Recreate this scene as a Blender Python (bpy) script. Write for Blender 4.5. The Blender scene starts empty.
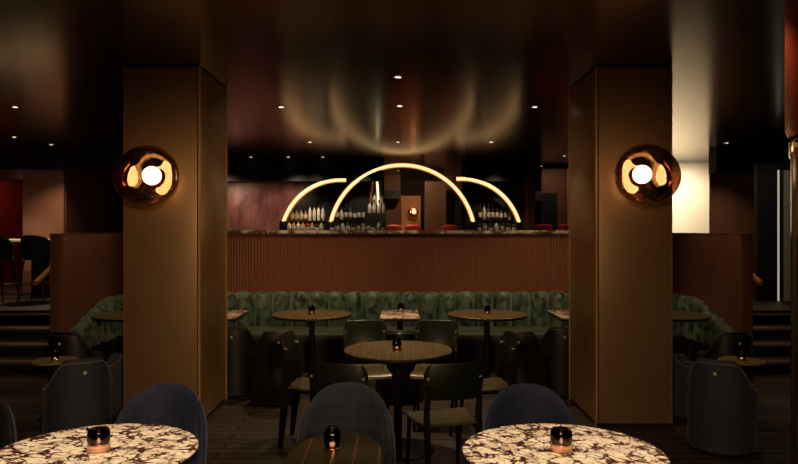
import bpy, bmesh, math, random
from math import sin, cos, pi, radians as R, sqrt
from mathutils import Vector, Matrix
random.seed(7)
S = bpy.context.scene
COL = S.collection
CZ = 2.97          # ceiling height
UP = 0.58          # raised floor level

# ------------------------------------------------------------------ materials
def new_mat(name):
    m = bpy.data.materials.new(name); m.use_nodes = True
    nt = m.node_tree
    return m, nt, nt.nodes['Principled BSDF']

def pm(name, c1, c2=None, scale=8.0, rough=0.5, metal=0.0, bump=0.0, bscale=40.0, sheen=0.0, coat=0.0, stretch=(1,1,1), spec=0.5, rvar=0.0):
    """procedural two-tone material with optional bump"""
    m, nt, p = new_mat(name)
    c2 = c2 or tuple(min(1, c*1.35) for c in c1)
    tc = nt.nodes.new('ShaderNodeTexCoord'); mp = nt.nodes.new('ShaderNodeMapping')
    mp.inputs['Scale'].default_value = stretch
    nt.links.new(tc.outputs['Object'], mp.inputs['Vector'])
    nz = nt.nodes.new('ShaderNodeTexNoise'); nz.inputs['Scale'].default_value = scale
    nz.inputs['Detail'].default_value = 5
    nt.links.new(mp.outputs['Vector'], nz.inputs['Vector'])
    cr = nt.nodes.new('ShaderNodeValToRGB')
    cr.color_ramp.elements[0].position = .35; cr.color_ramp.elements[1].position = .68
    cr.color_ramp.elements[0].color = (*c1, 1); cr.color_ramp.elements[1].color = (*c2, 1)
    nt.links.new(nz.outputs['Fac'], cr.inputs['Fac'])
    nt.links.new(cr.outputs['Color'], p.inputs['Base Color'])
    p.inputs['Roughness'].default_value = rough
    p.inputs['Metallic'].default_value = metal
    p.inputs['Specular IOR Level'].default_value = spec
    p.inputs['Sheen Weight'].default_value = sheen
    p.inputs['Sheen Roughness'].default_value = .4
    p.inputs['Coat Weight'].default_value = coat
    p.inputs['Coat Roughness'].default_value = .15
    if sheen:
        p.inputs['Sheen Tint'].default_value = (*[min(1, c*4+.05) for c in c2], 1)
    if bump:
        n2 = nt.nodes.new('ShaderNodeTexNoise'); n2.inputs['Scale'].default_value = bscale
        n2.inputs['Detail'].default_value = 3
        nt.links.new(mp.outputs['Vector'], n2.inputs['Vector'])
        b = nt.nodes.new('ShaderNodeBump'); b.inputs['Strength'].default_value = bump
        b.inputs['Distance'].default_value = .01
        nt.links.new(n2.outputs['Fac'], b.inputs['Height'])
        nt.links.new(b.outputs['Normal'], p.inputs['Normal'])
    return m

def emit(name, col, strength):
    m, nt, p = new_mat(name)
    p.inputs['Base Color'].default_value = (*[c*.5 for c in col], 1)
    p.inputs['Emission Color'].default_value = (*col, 1)
    p.inputs['Emission Strength'].default_value = strength
    return m

def tinted_glass(name, tint, gloss, fac, rough=0.02):
    """thin coloured glass with a mirror-like metal film: part transparent, part reflecting"""
    m, nt, p = new_mat(name)
    nt.nodes.remove(p)
    out = nt.nodes['Material Output']
    tr = nt.nodes.new('ShaderNodeBsdfTransparent'); tr.inputs['Color'].default_value = (*tint, 1)
    gl = nt.nodes.new('ShaderNodeBsdfGlossy'); gl.inputs['Color'].default_value = (*gloss, 1)
    gl.inputs['Roughness'].default_value = rough
    lw = nt.nodes.new('ShaderNodeLayerWeight'); lw.inputs['Blend'].default_value = .35
    mr = nt.nodes.new('ShaderNodeMapRange')
    mr.inputs['To Min'].default_value = fac; mr.inputs['To Max'].default_value = min(1, fac+.45)
    nt.links.new(lw.outputs['Facing'], mr.inputs['Value'])
    mx = nt.nodes.new('ShaderNodeMixShader')
    nt.links.new(mr.outputs['Result'], mx.inputs['Fac'])
    nt.links.new(tr.outputs['BSDF'], mx.inputs[1]); nt.links.new(gl.outputs['BSDF'], mx.inputs[2])
    nt.links.new(mx.outputs['Shader'], out.inputs['Surface'])
    return m

def marble(name, cream, vein, scale, rough=.18, thick=.11):
    m, nt, p = new_mat(name)
    tc = nt.nodes.new('ShaderNodeTexCoord')
    nz = nt.nodes.new('ShaderNodeTexNoise'); nz.inputs['Scale'].default_value = scale*.55; nz.inputs['Detail'].default_value = 4
    nt.links.new(tc.outputs['Object'], nz.inputs['Vector'])
    sb = nt.nodes.new('ShaderNodeVectorMath'); sb.operation = 'SUBTRACT'; sb.inputs[1].default_value = (.5,.5,.5)
    nt.links.new(nz.outputs['Color'], sb.inputs[0])
    sc = nt.nodes.new('ShaderNodeVectorMath'); sc.operation = 'SCALE'; sc.inputs['Scale'].default_value = 3.4/scale
    nt.links.new(sb.outputs['Vector'], sc.inputs[0])
    ad = nt.nodes.new('ShaderNodeVectorMath'); ad.operation = 'ADD'
    mpp = nt.nodes.new('ShaderNodeMapping'); mpp.inputs['Rotation'].default_value=(0,0,.6); mpp.inputs['Scale'].default_value=(.75,1.25,1)
    nt.links.new(tc.outputs['Object'], mpp.inputs['Vector']); nt.links.new(mpp.outputs['Vector'], ad.inputs[0]); nt.links.new(sc.outputs['Vector'], ad.inputs[1])
    vo = nt.nodes.new('ShaderNodeTexVoronoi'); vo.feature = 'DISTANCE_TO_EDGE'; vo.inputs['Scale'].default_value = scale
    nt.links.new(ad.outputs['Vector'], vo.inputs['Vector'])
    n2 = nt.nodes.new('ShaderNodeTexNoise'); n2.inputs['Scale'].default_value = scale*.7; n2.inputs['Detail'].default_value = 6
    nt.links.new(tc.outputs['Object'], n2.inputs['Vector'])
    mr = nt.nodes.new('ShaderNodeMapRange'); mr.inputs['From Min'].default_value=.40; mr.inputs['From Max'].default_value=.70
    mr.inputs['To Min'].default_value=-.06; mr.inputs['To Max'].default_value=.22
    nt.links.new(n2.outputs['Fac'], mr.inputs['Value'])
    su = nt.nodes.new('ShaderNodeMath'); su.operation='SUBTRACT'
    nt.links.new(vo.outputs['Distance'], su.inputs[0]); nt.links.new(mr.outputs['Result'], su.inputs[1])
    cr = nt.nodes.new('ShaderNodeValToRGB'); e = cr.color_ramp.elements
    e[0].position = 0.0; e[0].color = (*vein, 1); e[1].position = thick*1.6; e[1].color = (*cream, 1)
    k = e.new(thick*.55); k.color = (*[a*.35+b*.65 for a, b in zip(cream, vein)], 1)
    nt.links.new(su.outputs['Value'], cr.inputs['Fac'])
    n3 = nt.nodes.new('ShaderNodeTexNoise'); n3.inputs['Scale'].default_value = scale*2.5; n3.inputs['Detail'].default_value=6
    nt.links.new(tc.outputs['Object'], n3.inputs['Vector'])
    mx = nt.nodes.new('ShaderNodeMixRGB'); mx.blend_type='MULTIPLY'; mx.inputs['Fac'].default_value=.45
    nt.links.new(cr.outputs['Color'], mx.inputs[1]); nt.links.new(n3.outputs['Fac'], mx.inputs[2])
    v2 = nt.nodes.new('ShaderNodeTexVoronoi'); v2.feature='DISTANCE_TO_EDGE'; v2.inputs['Scale'].default_value=scale*2.3
    nt.links.new(ad.outputs['Vector'], v2.inputs['Vector'])
    c2 = nt.nodes.new('ShaderNodeValToRGB'); c2.color_ramp.elements[0].color=(.42,.26,.2,1); c2.color_ramp.elements[1].color=(1,1,1,1)
    c2.color_ramp.elements[0].position=.01; c2.color_ramp.elements[1].position=.12
    nt.links.new(v2.outputs['Distance'], c2.inputs['Fac'])
    m3 = nt.nodes.new('ShaderNodeMixRGB'); m3.blend_type='MULTIPLY'
    m4 = nt.nodes.new('ShaderNodeMapRange'); m4.inputs['From Min'].default_value=.45; m4.inputs['From Max'].default_value=.6
    nt.links.new(nz.outputs['Fac'], m4.inputs['Value']); nt.links.new(m4.outputs['Result'], m3.inputs['Fac'])
    nt.links.new(mx.outputs['Color'], m3.inputs[1]); nt.links.new(c2.outputs['Color'], m3.inputs[2])
    nt.links.new(m3.outputs['Color'], p.inputs['Base Color'])
    p.inputs['Roughness'].default_value = rough
    return m

def planks(name, c1, c2, gap, bw, bh, rough=.35, mortar=.006, rot=0.0):
    m, nt, p = new_mat(name)
    tc = nt.nodes.new('ShaderNodeTexCoord'); mp = nt.nodes.new('ShaderNodeMapping'); mp.inputs['Rotation'].default_value=(0,0,rot)
    nt.links.new(tc.outputs['Object'], mp.inputs['Vector'])
    br = nt.nodes.new('ShaderNodeTexBrick')
    br.inputs['Scale'].default_value = 1; br.inputs['Brick Width'].default_value = bw; br.inputs['Row Height'].default_value = bh
    br.inputs['Mortar Size'].default_value = mortar; br.inputs['Color1'].default_value=(*c1,1); br.inputs['Color2'].default_value=(*c2,1)
    br.inputs['Mortar'].default_value=(*gap,1); br.inputs['Mortar Smooth'].default_value=.1
    nt.links.new(mp.outputs['Vector'], br.inputs['Vector'])
    m2 = nt.nodes.new('ShaderNodeMapping'); m2.inputs['Scale'].default_value=(2,30,1)
    nt.links.new(mp.outputs['Vector'], m2.inputs['Vector'])
    nz = nt.nodes.new('ShaderNodeTexNoise'); nz.inputs['Scale'].default_value=2; nz.inputs['Detail'].default_value=5
    nt.links.new(m2.outputs['Vector'], nz.inputs['Vector'])
    mx = nt.nodes.new('ShaderNodeMixRGB'); mx.blend_type='MULTIPLY'; mx.inputs['Fac'].default_value=.7
    nt.links.new(br.outputs['Color'], mx.inputs[1]); nt.links.new(nz.outputs['Fac'], mx.inputs[2])
    nt.links.new(mx.outputs['Color'], p.inputs['Base Color'])
    b = nt.nodes.new('ShaderNodeBump'); b.inputs['Strength'].default_value=.3; b.inputs['Distance'].default_value=.004
    nt.links.new(br.outputs['Fac'], b.inputs['Height']); b.invert = True
    nt.links.new(b.outputs['Normal'], p.inputs['Normal'])
    p.inputs['Roughness'].default_value = rough
    return m

def striped_wood(name, wood, dark, brass, pitch, rough=.3, cols=None):
    """veneer laid in strips with thin brass inlay lines running away from the viewer"""
    m, nt, p = new_mat(name)
    tc = nt.nodes.new('ShaderNodeTexCoord'); sx = nt.nodes.new('ShaderNodeSeparateXYZ')
    nt.links.new(tc.outputs['Object'], sx.inputs['Vector'])
    nz = nt.nodes.new('ShaderNodeTexNoise'); nz.inputs['Scale'].default_value=1.0; nz.inputs['Detail'].default_value=6
    mp = nt.nodes.new('ShaderNodeMapping'); mp.inputs['Scale'].default_value=(60,3,3)
    nt.links.new(tc.outputs['Object'], mp.inputs['Vector']); nt.links.new(mp.outputs['Vector'], nz.inputs['Vector'])
    cr = nt.nodes.new('ShaderNodeValToRGB'); cr.color_ramp.elements[0].color=(*dark,1); cr.color_ramp.elements[1].color=(*wood,1)
    cr.color_ramp.elements[0].position=.35; cr.color_ramp.elements[1].position=.65
    nt.links.new(nz.outputs['Fac'], cr.inputs['Fac'])
    # irregular strip positions: x/pitch + small wobble by cell
    dv = nt.nodes.new('ShaderNodeMath'); dv.operation='DIVIDE'; dv.inputs[1].default_value=pitch
    nt.links.new(sx.outputs['X'], dv.inputs[0])
    vo = nt.nodes.new('ShaderNodeTexVoronoi'); vo.voronoi_dimensions='1D'; vo.feature='DISTANCE_TO_EDGE'; vo.inputs['Scale'].default_value=1
    nt.links.new(dv.outputs['Value'], vo.inputs['W'])
    lt = nt.nodes.new('ShaderNodeMath'); lt.operation='LESS_THAN'; lt.inputs[1].default_value=.0035/pitch
    nt.links.new(vo.outputs['Distance'], lt.inputs[0])
    mx = nt.nodes.new('ShaderNodeMixRGB'); mx.inputs[2].default_value=(*brass,1)
    nt.links.new(lt.outputs['Value'], mx.inputs['Fac']); nt.links.new(cr.outputs['Color'], mx.inputs[1])
    nt.links.new(mx.outputs['Color'], p.inputs['Base Color'])
    nt.links.new(lt.outputs['Value'], p.inputs['Metallic'])
    p.inputs['Roughness'].default_value = rough
    return m

def quilted(name, c1, c2, scale):
    m = pm(name, c1, c2, 60, .85, sheen=.6)
    nt = m.node_tree; p = nt.nodes['Principled BSDF']
    tc = nt.nodes.new('ShaderNodeTexCoord')
    vo = nt.nodes.new('ShaderNodeTexVoronoi'); vo.inputs['Scale'].default_value=scale; vo.inputs['Randomness'].default_value=.25
    nt.links.new(tc.outputs['Object'], vo.inputs['Vector'])
    b = nt.nodes.new('ShaderNodeBump'); b.inputs['Strength'].default_value=.6; b.inputs['Distance'].default_value=.02; b.invert=True
    nt.links.new(vo.outputs['Distance'], b.inputs['Height']); nt.links.new(b.outputs['Normal'], p.inputs['Normal'])
    return m

M = {}
M['floor'] = planks('dark_oak_boards', (.11,.075,.054), (.07,.048,.034), (.012,.008,.006), 1.3, .112, .42, .011)
M['upfloor'] = planks('upper_oak_boards', (.05,.033,.022), (.036,.024,.016), (.01,.007,.005), 1.3, .135, .5)
M['ceil'] = pm('lacquered_ceiling', (.018,.007,.005), (.022,.009,.006), 1.5, .19, coat=.0, spec=1.0)
M['ceil'].node_tree.nodes['Principled BSDF'].inputs['Specular Tint'].default_value = (1,.80,.52,1)
M['ceil'].node_tree.nodes['Principled BSDF'].inputs['IOR'].default_value = 1.7
M['dark'] = pm('black_painted', (.006,.004,.004), (.009,.006,.005), 6, .6)
M['dwall'] = pm('dark_brown_wall', (.035,.018,.011), (.045,.022,.013), 3, .6)
M['redwall'] = pm('oxblood_wall', (.16,.02,.01), (.2,.03,.014), 3, .55)
M['taupe'] = pm('rosy_brown_wall', (.20,.088,.062), (.23,.10,.07), 4, .6, bump=.15, bscale=50, stretch=(6,6,.6))
M['part'] = pm('partition_timber', (.135,.054,.033), (.165,.068,.041), 3, .5, stretch=(5,5,.5))
M['slat'] = pm('reddish_slats', (.19,.058,.029), (.24,.076,.038), 5, .5, stretch=(14,14,.6))
M['stone'] = pm('burgundy_stone', (.15,.050,.042), (.40,.165,.135), 2.6, .4, stretch=(2.4,1,1.0))
M['pale'] = pm('pale_plaster', (.72,.64,.52), (.78,.70,.58), 2, .7)
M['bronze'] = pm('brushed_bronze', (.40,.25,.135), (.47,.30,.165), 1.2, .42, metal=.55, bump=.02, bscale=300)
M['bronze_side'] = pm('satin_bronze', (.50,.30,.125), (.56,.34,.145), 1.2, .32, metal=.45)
M['brass'] = pm('brass', (.75,.46,.17), (.8,.5,.2), 10, .25, metal=1)
M['brasstrim'] = pm('satin_brass_trim', (.80,.47,.17), (.85,.51,.19), 10, .3, metal=.35)
M['copper'] = pm('copper', (.85,.42,.24), (.9,.46,.27), 10, .22, metal=1)
M['blackmetal'] = pm('blackened_steel', (.012,.011,.010), (.018,.016,.014), 12, .4, metal=.5)
M['chrome'] = pm('chrome', (.7,.66,.6), (.75,.7,.64), 10, .12, metal=1)
M['greenvelvet'] = pm('crushed_green_velvet', (.008,.022,.015), (.165,.245,.17), 11, .6, sheen=.5, bump=.4, bscale=14)
M['greendark'] = pm('green_seat_velvet', (.025,.035,.018), (.05,.066,.036), 9, .65, sheen=.4)
M['bluevelvet'] = pm('navy_velvet', (.016,.026,.075), (.026,.042,.115), 40, .75, sheen=.7)
M['bluepiping'] = pm('navy_piping', (.06,.085,.16), (.08,.11,.2), 40, .7, sheen=.3)
M['greyquilt'] = quilted('grey_quilted_cloth', (.018,.028,.048), (.028,.041,.068), 16)
M['greypiping'] = pm('grey_piping', (.06,.07,.085), (.075,.085,.1), 40, .7)
M['tealvelvet'] = pm('blackgreen_velvet', (.008,.013,.014), (.012,.020,.020), 40, .75, sheen=.5)
M['loungefab'] = pm('slate_blue_cloth', (.026,.032,.056), (.036,.043,.074), 70, .75, sheen=.4)
M['loungeseat'] = pm('lilac_grey_cloth', (.12,.11,.14), (.16,.15,.18), 70, .8, sheen=.3)
M['stud'] = pm('pale_green_stud', (.5,.6,.34), (.56,.66,.4), 10, .3)
M['ebony'] = pm('ebonised_ply', (.008,.012,.005), (.012,.016,.007), 10, .36, stretch=(1,1,8))
M['tubshell'] = pm('black_tub_leather', (.004,.005,.004), (.006,.007,.006), 10, .5)
M['tubrim'] = pm('glossy_black_rim', (.05,.05,.035), (.06,.06,.045), 10, .2)
M['olive'] = pm('olive_leather_seat', (.128,.102,.05), (.16,.128,.064), 12, .27)
M['screw'] = pm('steel_screw', (.8,.8,.7), (.85,.85,.75), 10, .2, metal=.6)
M['marble'] = marble('violet_veined_marble', (.90,.76,.58), (.06,.02,.02), 21, thick=.085)
M['marble_small'] = marble('rosy_marble', (1,.86,.70), (.42,.16,.10), 9, .2, .09)
M['marble_counter'] = marble('counter_marble', (1,.88,.68), (.22,.12,.08), 5, .12)
M['inlay'] = striped_wood('inlaid_walnut', (.19,.135,.06), (.11,.078,.035), (.50,.35,.18), .055)
M['inlay_dark'] = striped_wood('dark_inlaid_walnut', (.062,.05,.016), (.036,.028,.010), (.95,.45,.2), .085)
M['edge'] = pm('black_table_edge', (.012,.01,.008), (.018,.014,.01), 10, .35)
M['brasstable'] = pm('aged_brass_top', (.36,.24,.07), (.42,.29,.09), 8, .4, metal=.2)
M['globe'] = tinted_glass('copper_mirror_glass', (.50,.30,.17), (.95,.78,.56), .28)
M['bulb'] = emit('warm_bulb', (1,.87,.66), 17)
M['arc'] = emit('warm_diffuser', (1,.62,.29), 1.6)
M['arc_halo'] = emit('amber_halo', (1,.40,.10), .62)  # dim amber emission imitating the soft glow along the arc edges
M['rod'] = emit('warm_light_rod', (1,.78,.42), 1.5)
M['lens'] = emit('downlight_lens', (1,.86,.65), 4)
M['flame'] = emit('candle_flame', (1,.62,.36), 14)
M['smoke'] = tinted_glass('smoked_glass', (.05,.032,.026), (.35,.30,.27), .08)
M['candlebase'] = pm('glowing_copper_base', (.9,.48,.30), (.95,.52,.33), 10, .4, metal=.1)
M['reddrum'] = pm('red_lacquer', (.30,.045,.018), (.36,.06,.024), 3, .35, stretch=(1,1,.3))
M['redleather'] = pm('red_leather', (.42,.035,.03), (.5,.05,.04), 6, .45)
M['orangepanel'] = pm('amber_panel', (.50,.24,.09), (.55,.27,.11), 3, .5)
M['brownpanel'] = pm('brown_panel', (.12,.06,.03), (.15,.075,.038), 3, .5)
M['tealpanel'] = pm('dark_teal_panel', (.012,.022,.024), (.016,.028,.03), 3, .3)
M['greydoor'] = pm('warm_grey_door', (.34,.31,.26), (.38,.34,.29), 3, .5)
M['strip'] = emit('pale_light_strip', (1,.84,.62), .38)
M['rail'] = pm('copper_rail', (.62,.25,.10), (.66,.28,.12), 6, .35, metal=.5)
M['shelf'] = pm('dark_glass_shelf', (.02,.022,.014), (.026,.028,.018), 6, .2)
M['stairedge'] = pm('stair_tread_oak', (.065,.05,.033), (.078,.06,.04), 5, .5, stretch=(.5,6,6))
M['cap'] = pm('bottle_cap', (.04,.03,.025), (.06,.045,.035), 10, .35)
M['labelpaper'] = pm('paper_label', (.75,.68,.55), (.8,.74,.6), 30, .6)
for nm, c in dict(clear=(.62,.60,.52), amber=(.50,.25,.07), dark=(.03,.025,.018), green=(.08,.10,.035), red=(.28,.04,.03), milky=(.82,.78,.68)).items():
    M['glass_'+nm] = pm('bottle_glass_'+nm, c, tuple(min(1, x*1.2) for x in c), 10, .12, coat=.5)

# ------------------------------------------------------------------ geometry helpers: each returns (verts, faces)
def box(x0,x1,y0,y1,z0,z1,bev=0.0,seg=2):
    bm = bmesh.new(); bmesh.ops.create_cube(bm, size=1)
    for v in bm.verts:
        v.co = Vector(((x0+x1)/2+v.co.x*(x1-x0), (y0+y1)/2+v.co.y*(y1-y0), (z0+z1)/2+v.co.z*(z1-z0)))
    if bev: bmesh.ops.bevel(bm, geom=bm.edges[:], offset=bev, segments=seg, profile=.5, affect='EDGES')
    bm.verts.index_update()
    g = ([v.co.copy() for v in bm.verts], [[v.index for v in f.verts] for f in bm.faces]); bm.free(); return g

def lathe(prof, n=32, c=(0,0,0)):
    vs, fs = [], []; rings = []
    for r, z in prof:
        if r < 1e-6:
            rings.append([len(vs)]); vs.append(Vector((c[0],c[1],c[2]+z)))
        else:
            rings.append(list(range(len(vs), len(vs)+n)))
            for k in range(n):
                a = 2*pi*k/n; vs.append(Vector((c[0]+r*cos(a), c[1]+r*sin(a), c[2]+z)))
    for A, B in zip(rings, rings[1:]):
        if len(A)==1 and len(B)==1: continue
        for k in range(n):
            k2 = (k+1)%n
            if len(A)==1: fs.append([A[0], B[k2], B[k]])
            elif len(B)==1: fs.append([A[k], A[k2], B[0]])
            else: fs.append([A[k],A[k2],B[k2],B[k]])
    return vs, fs

def loops(secs, cap=True, closed=False):
    """skin a list of closed cross-section loops"""
    vs, fs = [], []; n = len(secs[0])
    for s in secs: vs += [Vector(p) for p in s]
    rng = range(len(secs)) if closed else range(len(secs)-1)
    for i in rng:
        j = (i+1) % len(secs)
        for k in range(n):
            k2 = (k+1)%n
            fs.append([i*n+k, i*n+k2, j*n+k2, j*n+k])
    if cap and not closed:
        fs.append(list(range(n))[::-1]); fs.append([(len(secs)-1)*n+k for k in range(n)])
    return vs, fs

def tube(pts, r, n=10, closed=False, sx=1.0):
    pts = [Vector(p) for p in pts]; secs = []
    rs = r if isinstance(r, (list, tuple)) else [r]*len(pts)
    N = len(pts); up = None
    for i, p in enumerate(pts):
        if closed: t = pts[(i+1)%N]-pts[i-1]
        else: t = pts[min(i+1,N-1)]-pts[max(i-1,0)]
        t.normalize()
        if up is None:
            up = Vector((0,0,1)) if abs(t.z)<.9 else Vector((0,1,0))
        a = t.cross(up); a.normalize(); b = a.cross(t); b.normalize(); up = b
        secs.append([p + a*(rs[i]*cos(2*pi*k/n)*sx) + b*(rs[i]*sin(2*pi*k/n)) for k in range(n)])
    return loops(secs, True, closed)

def disc_prism(outline, z0, z1, bev=.004):
    """flat slab with the given (x,y) outline and softened rims"""
    cx = sum(p[0] for p in outline)/len(outline); cy = sum(p[1] for p in outline)/len(outline)
    def sc(f, z): return [(cx+(x-cx)*f, cy+(y-cy)*f, z) for x,y in outline]
    rr = max(abs(p[0]-cx) for p in outline); k = 1-bev/rr
    return loops([sc(k,z0), sc(1,z0+bev), sc(1,z1-bev), sc(k,z1)])

def shell(th0, th1, top, bottom, rad, thick, n=36, m=6, ex=1.0, ey=1.0, lean=0.0):
    """curved upright shell; angle 0 points to +Y (the back). rad/top/bottom are functions of angle"""
    secs = []
    for i in range(n+1):
        th = th0+(th1-th0)*i/n
        zt, zb, r = top(th), bottom(th), rad(th)
        h = thick/2
        prof = [(r, zb)]
        for q in range(1, 5): prof.append((r, zb+(zt-h-zb)*q/5))
        for q in range(m+1):
            a = pi*q/m; prof.append((r-h+h*cos(a), zt-h+h*sin(a)))
        for q in range(4, -1, -1): prof.append((r-thick, zb+(zt-h-zb)*q/5))
        secs.append([((rr+lean*(z-zb))*sin(th)*ex, (rr+lean*(z-zb))*cos(th)*ey, z) for rr, z in prof])
    return loops(secs)

def join(*gs):
    vs, fs = [], []
    for v, f in gs:
        o = len(vs); vs += list(v); fs += [[i+o for i in q] for q in f]
    return vs, fs

def xf(g, loc=(0,0,0), rz=0.0, s=1.0):
    m = Matrix.Translation(loc) @ Matrix.Rotation(rz,4,'Z') @ Matrix.Scale(s,4)
    return [m @ Vector(v) for v in g[0]], g[1]

def ell(rx, ry, n=64, p=2.0, cx=0, cy=0):
    out = []
    for k in range(n):
        a = 2*pi*k/n; c, s = cos(a), sin(a)
        out.append((cx+rx*math.copysign(abs(c)**(2/p), c), cy+ry*math.copysign(abs(s)**(2/p), s)))
    return out

# ------------------------------------------------------------------ object helpers
def obj(name, g, m, parent=None, smooth=40, loc=None):
    me = bpy.data.meshes.new(name); me.from_pydata([tuple(v) for v in g[0]], [], g[1]); me.validate()
    bm = bmesh.new(); bm.from_mesh(me); bmesh.ops.recalc_face_normals(bm, faces=bm.faces[:]); bm.to_mesh(me); bm.free()
    if smooth:
        me.polygons.foreach_set('use_smooth', [True]*len(me.polygons))
        me.set_sharp_from_angle(angle=R(smooth))
    me.materials.append(M[m] if isinstance(m, str) else m)
    o = bpy.data.objects.new(name, me); COL.objects.link(o)
    if parent: o.parent = parent
    if loc: o.location = loc
    return o
def tag(o, label, cat, group=None, kind=None):
    o['label'] = label; o['category'] = cat
    if group: o['group'] = group
    if kind: o['kind'] = kind
    return o
def thing(name, label, cat, loc=(0,0,0), rz=0, group=None):
    o = bpy.data.objects.new(name, None); o.empty_display_size = .1; COL.objects.link(o)
    o.location = loc; o.rotation_euler = (0,0,rz)
    return tag(o, label, cat, group)
def struct(name, g, m, label, cat, smooth=30):
    return tag(obj(name, g, m, None, smooth), label, cat, None, 'structure')
def copy_tree(o, parent=None):
    c = o.copy(); COL.objects.link(c); c.parent = parent
    for ch in list(o.children): copy_tree(ch, c)
    return c
def dup(src, loc, rz, label, group=None, scale=None):
    c = copy_tree(src); c.location = loc; c.rotation_euler = (0,0,rz); c['label'] = label
    if group: c['group'] = group
    if scale: c.scale = (scale,)*3
    return c
def lamp(kind, loc, energy, col=(1,.75,.45), size=.05, rot=(0,0,0), spot=60, blend=.6, parent=None, sy=None, name='lamp_light'):
    d = bpy.data.lights.new(name, kind); d.energy = energy; d.color = col
    if kind == 'SPOT':
        d.spot_size = R(spot); d.spot_blend = blend; d.shadow_soft_size = size
    elif kind == 'AREA':
        d.size = size
        if sy: d.shape = 'RECTANGLE'; d.size_y = sy
    else: d.shadow_soft_size = size
    o = bpy.data.objects.new(name, d); COL.objects.link(o); o.location = loc; o.rotation_euler = rot
    if parent: o.parent = parent
    return o
def aim(o, target):
    o.rotation_euler = (Vector(target)-o.location).to_track_quat('-Z','Y').to_euler()

# ------------------------------------------------------------------ the room
struct('floor', box(-8,8,-4,8.5,-.1,0), 'floor', 'dark wooden board floor of the sunken dining area', 'floor')
struct('floor_upper', join(box(-8,8,8.5,18,.0,UP)), 'upfloor', 'raised dark wooden floor beyond the bar', 'floor')
struct('ceiling', box(-8,8,-4,18,CZ,CZ+.1), 'ceil', 'glossy dark red-brown lacquered ceiling', 'ceiling')
struct('wall_left', box(-8.1,-8,-4,18,0,CZ), 'redwall', 'oxblood left wall', 'wall')
struct('wall_right', box(8,8.1,-4,18,0,CZ), 'dwall', 'dark brown right wall', 'wall')
struct('wall_rear', box(-8,8,-4.1,-4,0,CZ), 'dwall', 'dark wall behind the viewer', 'wall')
struct('wall_back', box(-8,8,18,18.1,0,CZ), 'dwall', 'brown far wall of the room behind the bar', 'wall')

# left upper block: pale rosy end wall, dark flank, black soffit above
b = thing('wall_block', 'rosy brown wall block lit from above behind the bar stools', 'wall'); b['kind']='structure'
obj('end_panel', box(-6.32,-5.63,11.45,11.5,UP,2.62), 'taupe', b)
obj('side_panel', box(-6.32,-5.62,11.5,14.6,UP,2.62), 'part', b)
struct('trim_soffit_left', box(-8,-4.2,11.2,14.6,2.62,CZ), 'dark', 'black soffit over the left wall block', 'soffit')
struct('wall_oxblood', box(-8,-6.0,14.6,14.7,UP,CZ), 'redwall', 'oxblood red wall at far left', 'wall')

# right upper: bright plaster wall seen past the pillar, dark block, dark soffit
struct('wall_pale', box(4.3,6.6,13.6,13.7,UP,CZ), 'pale', 'brightly lit pale plaster wall behind the right pillar', 'wall')
struct('wall_right_block', box(5.19,7.9,11.3,11.34,UP,2.56), 'part', 'dark brown wall beyond the right partition', 'wall')
struct('trim_soffit_right', box(5.30,7.9,11.31,11.6,2.561,CZ), 'dark', 'black soffit over the dark right wall', 'soffit')
d1 = thing('door_1', 'tall narrow doorway with pale light strip beyond the right stair', 'door', (0,0,0)); d1['kind']='structure'
obj('light_strip', box(5.58,5.61,10.0,10.03,UP,2.50), 'strip', d1)
obj('door_panel', box(5.67,6.1,10.0,10.05,UP,2.50), 'greydoor', d1)
obj('frame', box(5.28,5.58,10.0,10.08,UP,2.53), 'dark', d1)
obj('frame', box(5.61,5.67,10.0,10.06,UP,2.52), 'dark', d1)
obj('frame', box(5.28,6.1,10.0,10.08,2.53,2.6), 'dark', d1)

# half-height partitions at both ends of the banquette
for sx, nm, lab in ((-1,'wall_partition_left','half-height timber partition between the left stair and the banquette'),(1,'wall_partition_right','half-height timber partition between the right stair and the banquette')):
    xa, xb = (-3.43,-3.30) if sx<0 else (3.38,3.50)
    p = thing(nm, lab, 'wall'); p['kind']='structure'
    obj('panel', box(xa,xb,6.70,9.6,0,1.57,.004), 'part', p)
    obj('cap_rail', box(xa-.004,xb+.004,6.69,9.6,1.571,1.585,.003), 'part', p)
    obj('skirting', box(xa-.008,xb+.008,6.685,9.6,0,.09), 'dark', p)

# stairs left and right
for sx, nm, lab in ((-1,'stair','flight of four dark steps at the left, behind the partition'),(1,'stair','flight of four dark steps at the right, beside the doorway')):
    st = thing(nm, lab, 'stairs', (0,0,0)); st['kind']='structure'
    x0, x1 = (-7.9,-3.45) if sx<0 else (3.52,7.9)
    for k in range(4):
        y0 = 7.6+.3*k; z = .145*(k+1)
        obj('step', box(x0,x1,y0,8.5,z-.145+.001,z-.03), 'dark', st)
        obj('tread', box(x0,x1,y0-.02,y0+.30,z-.03,z,.004), 'stairedge', st)
    xr = sx*3.95
    h = tag(obj('handrail', tube([(xr,7.40,1.04),(xr,7.5,1.08),(xr,8.5,1.52),(xr,9.1,1.56)], .028, 12), 'rail'),
            'copper stair handrail at the %s, sloping up behind the partition' % ('left' if sx<0 else 'right'), 'handrail')
    obj('post', tube([(xr,8.62,UP),(xr,8.62,1.545)], .018, 10), 'blackmetal', h)
    obj('bracket', tube([(xr,7.9,1.26),(sx*3.44 if sx<0 else 3.51,7.9,1.22)], .012, 8), 'blackmetal', h)

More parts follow.
